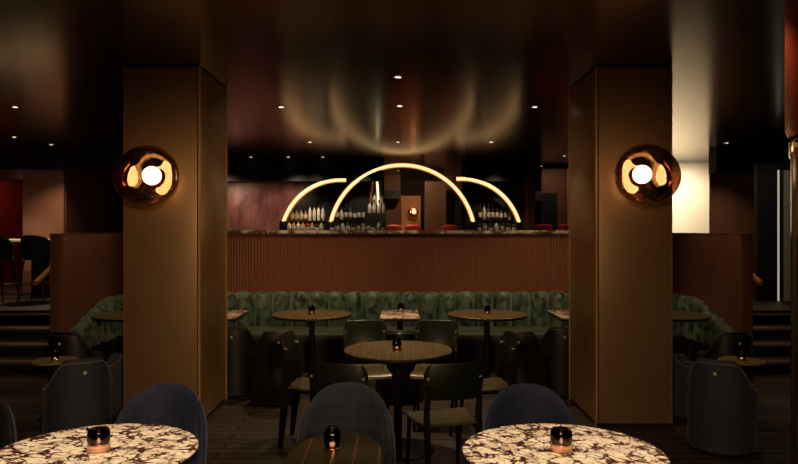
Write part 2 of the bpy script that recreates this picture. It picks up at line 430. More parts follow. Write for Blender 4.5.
# the two bronze-clad pillars
def pillar(sx, lab):
    p = thing('pillar', lab, 'pillar', (sx*1.945,0,0)); p['kind']='structure'
    w = .312
    obj('core', box(-w+.012,w-.012,5.60,6.49,0,CZ), 'dark', p)
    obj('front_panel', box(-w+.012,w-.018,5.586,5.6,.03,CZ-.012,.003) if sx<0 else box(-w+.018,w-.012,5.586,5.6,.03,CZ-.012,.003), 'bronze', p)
    xi = w-.012 if sx<0 else -w+.012      # inner flank faces the middle of the room
    xo = -xi
    a, c = sorted((xi, xi+(.012 if sx<0 else -.012)))
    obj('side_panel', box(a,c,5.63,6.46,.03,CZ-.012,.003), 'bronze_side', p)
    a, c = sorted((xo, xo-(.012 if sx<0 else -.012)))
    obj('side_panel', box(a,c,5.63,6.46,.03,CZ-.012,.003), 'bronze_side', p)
    for yy in (5.612, 6.478):
        obj('corner_trim', box(min(xi,xi+(.016 if sx<0 else -.016)), max(xi,xi+(.016 if sx<0 else -.016)), yy-.012, yy+.012, 0, CZ), 'brasstrim', p)
    obj('corner_trim', box(min(xo,xo-(.010 if sx<0 else -.010)), max(xo,xo-(.010 if sx<0 else -.010)), 5.587, 5.60, 0, CZ), 'rail', p)
    obj('plinth', box(-w+.004,w-.004,5.584,6.485,0,.03), 'dark', p)
    return p
pillar(-1, 'left square pillar clad in brushed bronze panels')
pillar(1, 'right square pillar clad in brushed bronze panels')

# low bar wall with fluted timber front
def fluted(x0, x1, yf, z0, z1, pitch):
    n = int((x1-x0)/pitch); secs = []
    for i in range(n):
        for q in range(5):
            t = q/5; x = x0+(i+t)*pitch
            dpt = 0.0 if q==0 else .006*sin(pi*(t))**.6
            secs.append([(x,yf-dpt,z0),(x,yf-dpt,z1),(x,yf+.04,z1),(x,yf+.04,z0)])
    return loops(secs)
bw = thing('bar', 'long bar with reddish fluted timber front behind the green banquette', 'bar', (0,0,0))
obj('front_panel', fluted(-3.28,3.36,8.42,0,1.572,.0365), 'slat', bw, 55)
obj('carcass', box(-3.28,3.36,8.47,9.0,.585,1.572), 'dark', bw)
obj('counter', box(-3.29,3.37,8.38,9.05,1.573,1.6165,.005,2), 'marble_counter', bw)

# ------------------------------------------------------------------ banquette
bq = thing('banquette', 'long dark green velvet banquette with channelled back in front of the bar', 'banquette', (0,0,0))
def channel_strip(p0, p1, z0, ztop, nch, depth, nrm, sub=9):
    """continuous back of soft vertical channels from p0 to p1; ztop(t) may vary along the run"""
    p0, p1 = Vector(p0), Vector(p1); nv = Vector(nrm); secs = []
    for i in range(nch*sub+1):
        t = i/(nch*sub); q = (i % sub)/sub
        b = sin(pi*q)**.75 if 0<q<1 else 0.0
        base = p0.lerp(p1, t); zt = ztop(t) - .035*(1-b)
        f = depth*(.22+.78*b)
        pr = [(0,z0),(f*.9,z0),(f,z0+.06),(f,zt-.09),(f*.93,zt-.04),(f*.72,zt-.01),(f*.4,zt),(0,zt-.015)]
        secs.append([base+nv*a+Vector((0,0,z)) for a, z in pr])
    return loops(secs)
obj('backrest', channel_strip((-3.13,8.40,0),(3.21,8.40,0),.40,lambda t:.872,28,.20,(0,-1,0)), 'greenvelvet', bq, 60)
obj('wing_backrest', channel_strip((-3.29,8.40,0),(-3.29,6.74,0),.40,lambda t:.872-.27*max(0,(t-.5)/.5)**1.1,8,.115,(1,0,0)), 'greenvelvet', bq, 60)
obj('wing_backrest', channel_strip((3.37,8.40,0),(3.37,6.74,0),.40,lambda t:.872-.27*max(0,(t-.5)/.5)**1.1,8,.115,(-1,0,0)), 'greenvelvet', bq, 60)
obj('seat', box(-3.12,3.20,7.66,8.24,.33,.455,.03,3), 'greendark', bq)
obj('base', box(-3.17,3.25,7.74,8.38,0,.325), 'dark', bq)
obj('wing_base', box(-3.285,-3.18,6.76,8.38,0,.399), 'dark', bq)
obj('wing_base', box(3.26,3.365,6.76,8.38,0,.399), 'dark', bq)

# ------------------------------------------------------------------ tables
def pedestal(t, h, rbase, rp=.03):
    obj('column', lathe([(rp,.018),(rp,h)],20), 'blackmetal', t)
    obj('base', lathe([(0,0),(rbase,0),(rbase,.008),(rbase*.9,.016),(rp*1.6,.022),(0,.022)],40), 'blackmetal', t)
def round_table(label, loc, r, topmat, h=.74, th=.028, group=None, rbase=.25):
    t = thing('round_table', label, 'table', loc, 0, group)
    obj('tabletop', disc_prism(ell(r,r,72), h-.010, h, .003), topmat, t)
    obj('edge_band', disc_prism(ell(r-.001,r-.001,72), h-th, h-.0105, .003), 'edge', t)
    pedestal(t, h-th, rbase)
    return t
TM = round_table('round violet-veined marble table at the front left', (-1.205,2.70,0), .397, 'marble')
dup(TM, (.655,2.70,0), R(140), 'round violet-veined marble table at the front right')
tc_ = round_table('round striped walnut table in the middle among six panel-back chairs', (0,5.02,0), .40, 'inlay', rbase=.27)
rb = round_table('round walnut table before the banquette, left of the small middle marble table', (-.905,7.15,0), .415, 'inlay')
dup(rb, (.935,7.15,0), R(0), 'round walnut table before the banquette, right of the small middle marble table')
dup(rb, (-2.75,7.12,0), 0, 'round walnut table half hidden behind the left pillar')
dup(rb, (2.82,7.12,0), 0, 'round walnut table half hidden behind the right pillar')
# small oval front table
t = thing('oval_table', 'small dark oval table with copper inlay lines at the front centre', 'table', (-.245,2.62,0))
obj('tabletop', disc_prism(ell(.187,.335,72,2.35), .73, .74, .003), 'inlay_dark', t)
obj('edge_band', disc_prism(ell(.186,.334,72,2.35), .712, .7295, .003), 'edge', t)
pedestal(t, .712, .2)
# rectangular marble tables
rt = thing('square_table', 'small square marble table before the middle of the banquette', 'table', (.02,7.14,0))
obj('tabletop', box(-.20,.20,-.33,.33,.725,.74,.003), 'marble_small', rt)
obj('edge_band', box(-.199,.199,-.329,.329,.705,.7245), 'edge', rt)
pedestal(rt, .705, .15)
dup(rt, (-1.84,7.14,0), 0, 'small square marble table peeping out beside the left pillar')
dup(rt, (1.84,7.14,0), 0, 'small square marble table peeping out beside the right pillar')
# low side tables
sd = thing('side_table', 'low round brass side table in front of the left partition', 'table', (-2.955,5.86,0))
obj('tabletop', disc_prism(ell(.185,.185,56), .485, .50, .004), 'brasstable', sd)
obj('column', lathe([(.022,.015),(.022,.485)],16), 'blackmetal', sd)
obj('base', lathe([(0,0),(.13,0),(.13,.012),(.03,.02),(0,.02)],32), 'blackmetal', sd)
dup(sd, (2.96,5.86,0), 0, 'low round brass side table in front of the right partition')

# ------------------------------------------------------------------ candle lamps
def candle(label, loc, egg=False):
    c = thing('candle_holder', label, 'candle holder', loc, 0, None)
    if egg:
        obj('shade', lathe([(.028,.012),(.034,.03),(.035,.05),(.030,.072),(.017,.088),(0,.092)],32), 'smoke', c)
        obj('base', lathe([(0,0),(.036,0),(.037,.006),(.030,.0115),(0,.0115)],32), 'brass', c)
        obj('flame', lathe([(0,.013),(.010,.014),(.011,.018),(.010,.022),(0,.023)],16), 'flame', c)
    else:
        obj('shade', lathe([(.038,.029),(.042,.034),(.0435,.045),(.0425,.075),(.037,.086),(.026,.089),(.02,.086),(0,.085)],32), 'smoke', c)
        obj('base', lathe([(0,0),(.041,0),(.0435,.005),(.0435,.024),(.041,.028),(0,.028)],32), 'candlebase', c)
        obj('flame', lathe([(0,.030),(.006,.031),(.007,.038),(.003,.048),(0,.051)],12), 'flame', c)
    return c
Zt = .7405
cA = candle('smoked glass candle holder on the front left marble table', (-1.195,2.715,Zt))
dup(cA, (.652,2.715,Zt), 0, 'smoked glass candle holder on the front right marble table')
cB = candle('egg-shaped candle holder on the small dark oval table', (-.265,2.74,Zt), True)
dup(cB, (-.008,4.99,Zt), 0, 'small dark candle holder on the middle striped table')
dup(cB, (-.905,7.13,Zt), 0, 'small dark candle holder on the walnut table left of the middle')
dup(cB, (.935,7.13,Zt), 0, 'small dark candle holder on the walnut table right of the middle')
dup(cB, (.03,7.36,Zt), 0, 'small dark candle holder on the small middle marble table')
dup(cB, (-2.95,5.85,.5005), 0, 'small dark candle holder on the brass side table at the left')
dup(cB, (2.955,5.85,.5005), 0, 'small dark candle holder on the brass side table at the right')

# ------------------------------------------------------------------ velvet dining chairs (front row). +Y local is the back
def velvet_chair(label, loc, rz, fab, piping):
    t = thing('dining_chair', label, 'chair', loc, rz, None)
    A = R(88); Rx, Ry = .235, .235
    def top(th): 
        u = min(1, abs(th)/A); return .45 + .402*sqrt(max(0, 1-u**2.3))
    br = obj('backrest', shell(-A, A, top, lambda th:.38, lambda th:1.0, .17, 48, 6, Rx, Ry, .02), fab, t, 60)
    pts = []
    for i in range(49):
        th = -A+2*A*i/48; rr = 1.0+.02*(top(th)-.38)
        pts.append((rr*sin(th)*(Rx+.001), rr*cos(th)*(Ry+.001), top(th)-.042))
    obj('piping', tube(pts, .0055, 8), piping, br, 60)
    obj('seat', disc_prism(ell(.235,.24,48,2.4,0,-.03), .36, .47, .03), fab, t, 60)
    for sx in (-1,1):
        for yy in (-.2,.14):
            obj('leg', tube([(sx*.17,yy,.36),(sx*.20,yy*1.15,0)], [.019,.011], 10), 'blackmetal', t)
    return t
v1 = velvet_chair('navy velvet chair behind the front right marble table', (.635,3.19,0), 0, 'bluevelvet', 'bluepiping')
v2 = dup(v1, (-1.145,3.19,0), 0, 'navy velvet chair behind the front left marble table')
velvet_chair('grey quilted chair behind the small dark oval table', (-.25,3.22,0), 0, 'greyquilt', 'greypiping')
velvet_chair('black-green velvet chair cut by the left edge of the photo', (-2.045,3.16,0), R(25), 'tealvelvet', 'bluepiping')

# ------------------------------------------------------------------ lounge tub chairs
def tub_chair(name, label, loc, rz, fab, seatfab, trimmat, arm=.49, topz=.69):
    t = thing(name, label, 'chair', loc, rz)
    A = R(112)
    def top(th):
        a = abs(th); k = max(0, min(1, (a-R(30))/R(52))); k = k*k*(3-2*k)
        e = max(0, (a-R(100))/R(12))
        return topz-(topz-arm)*k-.05*e*e
    sh = obj('shell', shell(-A, A, top, lambda th:.025, lambda th:1.0, .2, 52, 6, .235, .25), fab, t, 60)
    pts = [(1.004*.235*sin(-A+2*A*i/52), 1.004*.25*cos(-A+2*A*i/52), top(-A+2*A*i/52)-.03) for i in range(53)]
    obj('piping', tube(pts, .005, 8), trimmat, sh, 60)
    obj('seat', disc_prism(ell(.187,.2,40,2.2,0,-.045), .26, .43, .03), seatfab, t, 60)
    obj('base', disc_prism(ell(.185,.195,40,2.2,0,-.04), .0, .255, .01), fab, t)
    g = lathe([(0,.010),(.009,.008),(.013,.003),(.014,-.002),(0,-.002)],16)
    m = Matrix.Translation((0,.252,topz-.10)) @ Matrix.Rotation(R(-90),4,'X')
    obj('stud', ([m@Vector(v) for v in g[0]], g[1]), 'stud', sh)
    return t
# +Y local is the back, so a chair whose back faces the viewer is turned by 180 degrees
L1 = tub_chair('lounge_chair', 'slate blue lounge chair with a pale stud on its back, nearest the left pillar foot', (-2.40,5.10,0), R(216), 'loungefab', 'loungeseat', 'loungeseat')
dup(L1, (2.41,5.06,0), R(144), 'slate blue lounge chair with a pale stud on its back, nearest the right pillar foot')
dup(L1, (-2.53,6.02,0), R(-80), 'slate blue lounge chair mostly hidden behind the left pillar')
dup(L1, (2.53,6.02,0), R(80), 'slate blue lounge chair mostly hidden behind the right pillar')
T1 = tub_chair('tub_chair', 'black tub chair before the walnut table, between left pillar and middle table', (-1.16,6.44,0), R(196), 'tubshell', 'greendark', 'tubrim')
for loc, rz, lab in [((1.17,6.44,0),R(164),'black tub chair before the walnut table, between right pillar and middle table'),
    ((.02,6.52,0),R(180),'black tub chair before the small middle marble table'),
    ((-1.62,6.77,0),R(185),'black tub chair before the small marble table beside the left pillar'),
    ((1.62,6.77,0),R(175),'black tub chair before the small marble table beside the right pillar'),
    ((-3.02,6.40,0),R(170),'black tub chair between the left partition and the brass side table'),
    ((3.05,6.40,0),R(190),'black tub chair between the right partition and the brass side table')]:
    dup(T1, loc, rz, lab)

# ------------------------------------------------------------------ panel-back cafe chairs
def cafe_chair(label, loc, rz):
    t = thing('cafe_chair', label, 'chair', loc, rz)
    secs = []                                   # curved plywood back panel
    W, z0, z1 = .188, .60, .828
    n = 20
    for i in range(n+1):
        u = -1+2*i/n; x = W*u; y = .225-.035*u*u
        e = max(0, (abs(u)-.72)/.28); ins = .06*(1-sqrt(max(0,1-e*e)))
        za, zb = z0+ins, z1-ins; lean=.05
        def P(y0, z): return (x, y0+lean*(z-z0)/.235, z)
        secs.append([P(y-.007,za),P(y-.007,zb-.006),P(y-.003,zb),P(y+.003,zb),P(y+.007,zb-.006),P(y+.007,za)])
    br = obj('backrest', loops(secs), 'ebony', t, 50)
    secs = []                                   # dished seat with rolled front edge
    for j in range(15):
        v = j/14; y = -.215+.415*v
        z = .455-.022*sin(pi*min(1,v*1.05))-.035*max(0,(.18-v)/.18)**2
        w = .205-.03*v
        secs.append([(-w,y,z-.012),(-w,y,z+.004),(-w*.7,y,z),(0,y,z-.003),(w*.7,y,z),(w,y,z+.004),(w,y,z-.012),(0,y,z-.017)])
    obj('seat', loops(secs), 'olive', t, 60)
    for sx in (-1,1):
        def blade(y0,w0,z0):
            return [(sx*.165-.011,y0-w0,z0),(sx*.165+.011,y0-w0,z0),(sx*.165+.011,y0+w0,z0),(sx*.165-.011,y0+w0,z0)]
        obj('leg', loops([blade(.25,.016,0),blade(.205,.034,.43),blade(.2,.03,.50),blade(.232,.012,.70)]), 'blackmetal', t)
        obj('leg', tube([(sx*.165,-.175,.425),(sx*.175,-.20,0)], [.015,.011], 10), 'blackmetal', t)
        obj('side_rail', box(sx*.165-.012,sx*.165+.012,-.18,.18,.405,.432), 'blackmetal', t)
        for yy, q in ((.229,1),):
            g = lathe([(0,.010),(.007,.009),(.009,.006),(.009,-.03),(0,-.03)],14)
            m = Matrix.Translation((sx*.165,yy-.001,.735)) @ Matrix.Rotation(R(-90),4,'X')
            g2 = lathe([(0,.008),(.006,.007),(.008,.004),(.008,-.004),(0,-.004)],14)
            obj('screw', ([m@Vector(v) for v in g[0]], g[1]), 'screw', br)
            m2 = Matrix.Translation((sx*.165,yy-.010,.735)) @ Matrix.Rotation(R(90),4,'X')
            obj('screw', ([m2@Vector(v) for v in g2[0]], g2[1]), 'screw', br)
    return t
def face(x, y, tx, ty):     # rotation so that local -Y looks at the target
    return math.atan2(tx-x, -(ty-y))
spots = [(.28,4.30,.03,5.25,'panel-back chair with back to the viewer, right of the middle table leg'),
         (-.30,4.30,-.03,5.25,'panel-back chair with back to the viewer, left of the middle table leg'),
         (-.61,5.2,.1,5.12,'panel-back chair at the left side of the middle table'),
         (.63,5.2,-.1,5.12,'panel-back chair at the right side of the middle table'),
         (-.27,5.72,-.20,4.9,'panel-back chair facing the viewer, behind the middle table on the left'),
         (.32,5.72,.25,4.9,'panel-back chair facing the viewer, behind the middle table on the right')]
CH = None
for x,y,tx,ty,lab in spots:
    rz = face(x,y,tx,ty)
    if CH is None: CH = cafe_chair(lab, (x,y,0), rz)
    else: dup(CH, (x,y,0), rz, lab)

# ------------------------------------------------------------------ globe wall lamps
def globe_lamp(label, loc, seed):
    """loc is the fixing point on the wall; the lamp reaches out along -Y"""
    t = thing('globe_wall_lamp', label, 'lamp', loc)
    bm = bmesh.new(); bmesh.ops.create_icosphere(bm, subdivisions=5, radius=1)
    rnd = random.Random(seed)
    # uneven glass: soft dents shaped to place the bulb's reflections (azimuth, elevation, depth, width) measured from the back of the globe
    ax = Vector((-.346,.93,.075)).normalized(); sr = ax.cross(Vector((0,0,1))).normalized(); su = sr.cross(ax)
    dents = [(.053,-.062,.112,.769),(.488,-.492,.219,.463),(.16,-1.185,.196,.436),(.125,.508,.099,.36),(-1.361,-.297,-.10,.753),(.609,.262,.217,.537)]
    dd = [(ax*(cos(a)*cos(e))+sr*(sin(a)*cos(e))+su*sin(e), am, wd) for a, e, am, wd in dents]
    for v in bm.verts:
        n = v.co.normalized(); r = 1.0
        for dv, am, wd in dd: r -= am*math.exp(-((n-dv).length/wd)**2)
        v.co = n*(r*.238) + Vector((0,-.30,0))
    bm.verts.index_update()
    g = ([v.co.copy() for v in bm.verts], [[v.index for v in f.verts] for f in bm.faces]); bm.free()
    obj('globe', g, 'globe', t, 180)
    def lat_y(prof, n=28):
        gg = lathe(prof, n); m = Matrix.Rotation(R(90),4,'X')     # z -> -y
        return [m@Vector(v) for v in gg[0]], gg[1]
    obj('wall_plate', lat_y([(0,.001),(.075,.001),(.075,.018),(.03,.03),(0,.03)]), 'copper', t)
    sk = obj('socket', lat_y([(.024,.03),(.024,.18),(.045,.20),(.047,.222),(.03,.224),(0,.224)]), 'copper', t)
    obj('reflector_cup', lat_y([(.03,.150),(.050,.158),(.066,.185),(.068,.186),(.052,.154),(.03,.146)]), 'copper', t)
    s = lathe([(0,-.072)]+[(.072*cos(a),.072*sin(a)) for a in [R(-80+10*k) for k in range(17)]]+[(0,.072)], 28)
    obj('bulb', ([Vector((v.x+.024, v.y-.291, v.z+.003)) for v in s[0]], s[1]), 'bulb', sk, 180)
    return t
G1 = globe_lamp('copper mirror-glass globe lamp on the left pillar', (-1.94,5.585,2.04), 1)
g2 = dup(G1, (1.925,5.585,2.05), 0, 'copper mirror-glass globe lamp on the right pillar')
g2.scale = (-1,1,1)

# ------------------------------------------------------------------ back bar with light arcs
D = 12.8
struct('wall_stone', box(-4.6,-1.35,13.3,13.4,UP,CZ), 'stone', 'burgundy stone wall behind the left light arc', 'wall')
struct('wall_niche_left', box(-1.35,-.27,13.25,13.4,UP,CZ), 'dark', 'black back wall behind the large light arc', 'wall')
struct('wall_niche_right', box(1.25,2.42,13.25,13.4,UP,CZ), 'dark', 'black back wall behind the right light arc', 'wall')
struct('trim_soffit_bar_left', box(-4.4,-.30,12.75,13.25,2.54,CZ), 'dark', 'black soffit above the left light arc', 'soffit')
struct('trim_soffit_bar_right', box(1.26,2.42,12.75,13.25,2.54,CZ), 'dark', 'black soffit above the right light arc', 'soffit')
struct('trim_post', box(2.425,2.56,12.7,13.4,UP,CZ), 'part', 'narrow brown post right of the right light arc', 'post')
bb = thing('back_bar', 'black back bar counter carrying the light arcs and bottles', 'counter', (0,0,0))
obj('carcass', box(-2.35,2.40,12.5,13.2,UP,1.54), 'dark', bb)
obj('worktop', box(-2.37,2.42,12.46,13.22,1.5405,1.575,.004), 'edge', bb)

def arc_light(label, pts):
    t = thing('arc_light', label, 'lamp', (0,D,1.5755))
    rel = [Vector((x, 0, z-1.5755)) for x, z in pts]
    obj('housing', tube([p+Vector((0,.012,0)) for p in rel], .050, 14), 'brass', t, 60)
    obj('halo_tube', tube([p+Vector((0,-.016,0)) for p in rel], .042, 14), 'arc_halo', t, 60)  # extra tube carrying the amber glow around the strip
    obj('light_strip', tube([p+Vector((0,-.036,0)) for p in rel], .030, 14), 'arc', t, 60)
    return t, rel
def foot(t, x, z):
    obj('foot', box(x-.075,x+.075,-.065,.065,0.0,z-1.5755+.01,.006), 'blackmetal', t)
pts = [(.075+1.3685*cos(R(a)), 1.469+1.3685*sin(R(a))) for a in [167.3-154.6*k/60 for k in range(61)]]
t, _ = arc_light('largest glowing arc lamp in the middle of the back bar', pts); foot(t, pts[0][0], pts[0][1]); foot(t, pts[-1][0], pts[-1][1])
pts = [(-1.073+1.13*cos(R(a)), 1.43+1.13*sin(R(a))) for a in [162-72*k/36 for k in range(37)]] + [(-1.02,2.56),(-.975,2.56)]
t, _ = arc_light('glowing quarter-arc lamp left of the largest arc', pts); foot(t, pts[0][0], pts[0][1])
obj('end_bracket', box(-.985,-.955,-.03,.45,2.53-1.5755,2.59-1.5755), 'blackmetal', t)
pts = [(1.186+1.13*cos(R(a)), 1.45+1.13*sin(R(a))) for a in [16+74*k/36 for k in range(37)]] + [(1.14,2.58),(1.095,2.58)]
t, _ = arc_light('glowing quarter-arc lamp right of the largest arc', pts); foot(t, pts[0][0], pts[0][1])
obj('end_bracket', box(1.075,1.105,-.03,.45,2.55-1.5755,2.61-1.5755), 'blackmetal', t)
# black arched backboards inside the two quarter arcs
def backboard(label, cx, cz, rad, a0, a1, xend):
    pts = [(cx+rad*cos(R(a)), cz+rad*sin(R(a))) for a in [a0+(a1-a0)*k/30 for k in range(31)]]
    pts += [(xend, pts[-1][1]), (xend, 1.576)]; pts += [(pts[0][0], 1.576)]
    n = len(pts)
    g = ([Vector((x,13.06,z)) for x,z in pts]+[Vector((x,13.09,z)) for x,z in pts],
         [list(range(n)), [n+k for k in range(n)][::-1]]+[[k,(k+1)%n,n+(k+1)%n,n+k] for k in range(n)])
    tag(obj('backboard', g, 'dark', None, 0), label, 'panel')
backboard('black arched backboard inside the left quarter arc', -1.073, 1.43, 1.10, 163, 90, -.31)
backboard('black arched backboard inside the right quarter arc', 1.186, 1.45, 1.10, 16, 90, 1.28)

# bottle shelves
def riser(label, x0, x1, z, y0, y1):
    t = thing('bottle_riser', label, 'shelf', (0,0,0))
    obj('shelf_board', box(x0,x1,y0,y1,z-.02,z,.003), 'shelf', t)
    obj('riser_front', box(x0+.01,x1-.01,y0+.02,y0+.04,1.5755,z-.0205), 'dark', t)
    return t
riser('dark bottle step under the left quarter arc', -2.08,-1.36,1.80,12.88,13.02)
riser('dark bottle step under the large arc', -1.20,-.62,1.815,12.88,13.02)
riser('dark bottle step under the right quarter arc', 1.52,2.18,1.815,12.88,13.02)
protos = {}
def bottle_proto(kind, glass):
    key = (kind, glass)
    shapes = {'wine':[(0,0),(.036,0),(.039,.006),(.039,.175),(.034,.198),(.016,.225),(.0135,.30),(0,.30)],
              'spirit':[(0,0),(.042,0),(.046,.006),(.046,.125),(.036,.15),(.015,.17),(.013,.235),(0,.235)],
              'squat':[(0,0),(.048,0),(.052,.008),(.050,.11),(.038,.145),(.017,.165),(.016,.20),(0,.20)]}
    hz = {'wine':(.245,.305),'spirit':(.195,.255),'squat':(.175,.215)}[kind]
    lz = {'wine':(.05,.14,.0308),'spirit':(.04,.12,.0363),'squat':(.03,.09,.0408)}[kind]
    t = thing('bottle','x','bottle',(0,0,-50))
    bd = obj('body', lathe([(r*.78,z) for r,z in shapes[kind]],18), 'glass_'+glass, t)
    obj('stopper', lathe([(.0135,hz[0]),(.0145,hz[0]+.004),(.0145,hz[1]),(0,hz[1])],14), 'cap', t)
    obj('paper_label', lathe([(lz[2],lz[0]),(lz[2]+.0006,lz[0]+.002),(lz[2]+.0006,lz[1]-.002),(lz[2],lz[1])],18), 'labelpaper', bd)
    protos[key] = t
    return t
first_use = set()
ORD = ['first','second','third','fourth','fifth','sixth','seventh','eighth','ninth','tenth','eleventh','twelfth']
WORD = {'clear':'clear','amber':'amber','dark':'dark','green':'green','red':'red','milky':'white'}
def put_bottle(kind, glass, loc, label, group):
    key = (kind, glass)
    if key not in protos:
        b = bottle_proto(kind, glass); b.location = loc; b['label']=label; b['group']=group
    else: dup(protos[key], loc, random.uniform(0,6), label, group)
def row(x0, x1, y, z, spec, where, group):
    n = len(spec)
    for i, (k, gl) in enumerate(spec):
        x = x0+(x1-x0)*i/(n-1)
        put_bottle(k, gl, (x, y, z), '%s %s bottle from the left %s' % (ORD[i], WORD[gl] if False else 'upright', where), group)
W,SP,Q = 'wine','spirit','squat'
row(-2.01,-1.43,12.95,1.8005,[(SP,'amber'),(SP,'amber'),(SP,'amber'),(SP,'red'),(W,'milky'),(W,'milky'),(W,'milky'),(W,'clear')],'on the step under the left quarter arc','bottles on the step under the left arc')
row(-2.02,-1.42,12.62,1.5755,[(SP,'clear'),(SP,'amber'),(SP,'milky'),(SP,'amber'),(Q,'red'),(SP,'amber'),(Q,'dark'),(SP,'clear')],'on the counter under the left quarter arc','bottles on the counter under the left arc')
row(-1.16,-.66,12.95,1.8155,[(W,'dark'),(SP,'clear'),(W,'dark'),(W,'green'),(SP,'dark'),(W,'dark'),(W,'dark')],'on the step under the large arc','bottles on the step under the large arc')
row(-1.22,-.26,12.62,1.5755,[(Q,'dark'),(SP,'dark'),(Q,'clear'),(SP,'green'),(Q,'dark'),(SP,'dark'),(Q,'amber'),(SP,'dark'),(Q,'dark'),(SP,'clear'),(Q,'dark')],'on the counter under the large arc','bottles on the counter under the large arc')
row(1.56,2.13,12.95,1.8155,[(W,'dark'),(W,'clear'),(W,'green'),(W,'dark'),(W,'dark'),(SP,'green'),(W,'dark'),(SP,'clear')],'on the step under the right quarter arc','bottles on the step under the right arc')
row(1.50,2.16,12.62,1.5755,[(Q,'dark'),(SP,'green'),(Q,'dark'),(Q,'clear'),(SP,'dark'),(Q,'dark'),(Q,'green')],'on the counter under the right quarter arc','bottles on the counter under the right arc')
# tiered tower with two light rods
tw = thing('bottle_tower','tiered bottle tower with two upright light rods under the large arc','shelf',(-.42,12.86,1.5755))
obj('tier', box(-.17,.20,-.04,.14,0,.36), 'shelf', tw)
obj('tier', box(-.16,.16,.055,.145,.3605,.52), 'shelf', tw)
obj('light_rod', tube([(-.105,.10,.521),(-.06,.10,1.18)],.022,10), 'rail', tw)
obj('light_rod', tube([(.05,.10,.521),(.01,.10,1.18)],.022,10), 'rod', tw)
for i,(dx,kind,gl) in enumerate([(-.115,SP,'milky'),(-.03,SP,'clear'),(.06,SP,'milky'),(.15,SP,'clear')]):
    put_bottle(kind, gl, (-.42+dx,12.86+.01,1.5755+.3605), '%s upright bottle from the left on the tower with two light rods' % ORD[i], 'bottles on the tower')

put_bottle(SP,'milky',(-.42-.025,12.955,1.5755+.5205),'upright bottle between the two light rods of the tower','bottles on the tower')
put_bottle(SP,'clear',(-.42+.118,12.955,1.5755+.5205),'upright bottle right of the two light rods, on the upper tier of the tower','bottles on the tower')

# room seen between and beside the arcs
struct('wall_amber', box(.07,.55,16.5,16.6,UP,2.45), 'orangepanel', 'amber wall panel in the room behind the bar', 'wall')
struct('wall_brown', box(.62,1.12,15.8,15.9,UP,2.75), 'brownpanel', 'brown panel in the room behind the bar', 'wall')
struct('wall_teal', box(1.27,1.60,16.2,16.3,UP,2.32), 'tealpanel', 'dark teal panel in the room behind the bar', 'wall')
struct('trim_dark_beam', box(-.6,.06,16.0,16.4,2.36,2.56), 'dark', 'black beam in the room behind the bar', 'beam')
struct('wall_rosy', box(-.8,.06,16.6,16.7,UP,CZ), 'taupe', 'rosy brown wall in the room behind the bar', 'wall')
struct('wall_rosy_right', box(1.13,2.6,16.9,17.0,UP,CZ), 'taupe', 'rosy wall in the room behind the right arc', 'wall')
struct('wall_brown_far', box(3.0,3.5,14.2,14.3,UP,2.9), 'brownpanel', 'brown panel beside the right pillar', 'wall')
struct('wall_bronze_far', box(3.52,4.1,14.2,14.3,UP,2.9), 'bronze', 'bronze panel beside the right pillar', 'wall')
struct('wall_teal_far', box(2.97,3.28,14.0,14.1,UP,2.38), 'tealpanel', 'dark teal panel left of the brown far panel', 'wall')
struct('trim_dark_far', box(2.65,2.96,14.0,14.1,2.22,2.42), 'dark', 'small black bulkhead right of the right arc', 'beam')
gs = dup(G1, (.36,16.495,2.06), 0, 'small amber globe lamp in the room behind the bar', None, .52)
def red_chair(label, loc):
    t = thing('red_seat', label, 'chair', loc)
    secs=[]
    for i in range(13):
        u=-1+2*i/12; h=1.16-.04*abs(u)**3-.1*max(0,(abs(u)-.8)/.2)**2
        secs.append([(.2*u,-.05+.03*u*u,.45),(.2*u,-.06+.03*u*u,h-.03),(.2*u,.0,h),(.2*u,.05,h-.03),(.2*u,.06,.45)])
    obj('backrest', loops(secs),'redleather',t,50)
    obj('seat', box(-.2,.2,-.46,-.055,.42,.52,.03), 'redleather', t)
    for sx in (-1,1):
        for yy in (-.4,.02): obj('leg', tube([(sx*.16,yy,0),(sx*.16,yy,.44)],.018,8),'blackmetal',t)
    return t
rc = red_chair('first red upholstered seat back behind the bar counter, from the left', (-.10,15.2,UP))
for i,x in enumerate((.34,1.16,1.60,2.92,3.38)):
    dup(rc,(x,15.2 if x<2 else 13.8,UP) if x<2 else (x-.05,13.4,UP),0,'%s red upholstered seat back behind the bar counter, from the left' % ORD[i+1],'red seats behind the bar')
rc['group']='red seats behind the bar'

# ------------------------------------------------------------------ left upper level: bar stools and lit high table
ht = thing('high_table','long pale lit high table behind the bar stools at the left','table',(-6.1,10.75,UP-0.0))
obj('tabletop', box(-1.6,.72,-.30,.28,.855,.895,.004), 'pale', ht)
for sx in (-1.3,.45): obj('leg', box(sx-.04,sx+.04,-.2,.2,0,.8545), 'blackmetal', ht)
def stool(label, loc, rz):
    t = thing('bar_stool', label, 'stool', loc, rz)
    def top(th): 
        u=abs(th)/R(95); return .97-.12*u**2.2
    obj('backrest', shell(-R(95),R(95),top,lambda th:.66,lambda th:1.0,.13,30,5,.22,.22,.03),'tealvelvet',t,60)
    obj('seat', disc_prism(ell(.195,.195,36),.60,.68,.02),'tealvelvet',t,60)
    for sx in (-1,1):
        for sy in (-1,1):
            obj('leg', tube([(sx*.13,sy*.13,.60),(sx*.19,sy*.19,0)],[.016,.011],8),'blackmetal',t)
    obj('footrest', tube([(.17*cos(2*pi*k/24)*1.30,.17*sin(2*pi*k/24)*1.30,.25) for k in range(24)],.009,8,True),'brass',t)
    return t
s1 = stool('dark bar stool at the high table, next to the left partition', (-5.33,10.05,UP), R(180))
dup(s1, (-5.86,9.98,UP), R(176), 'dark bar stool at the high table, cut by the left edge of the photo')

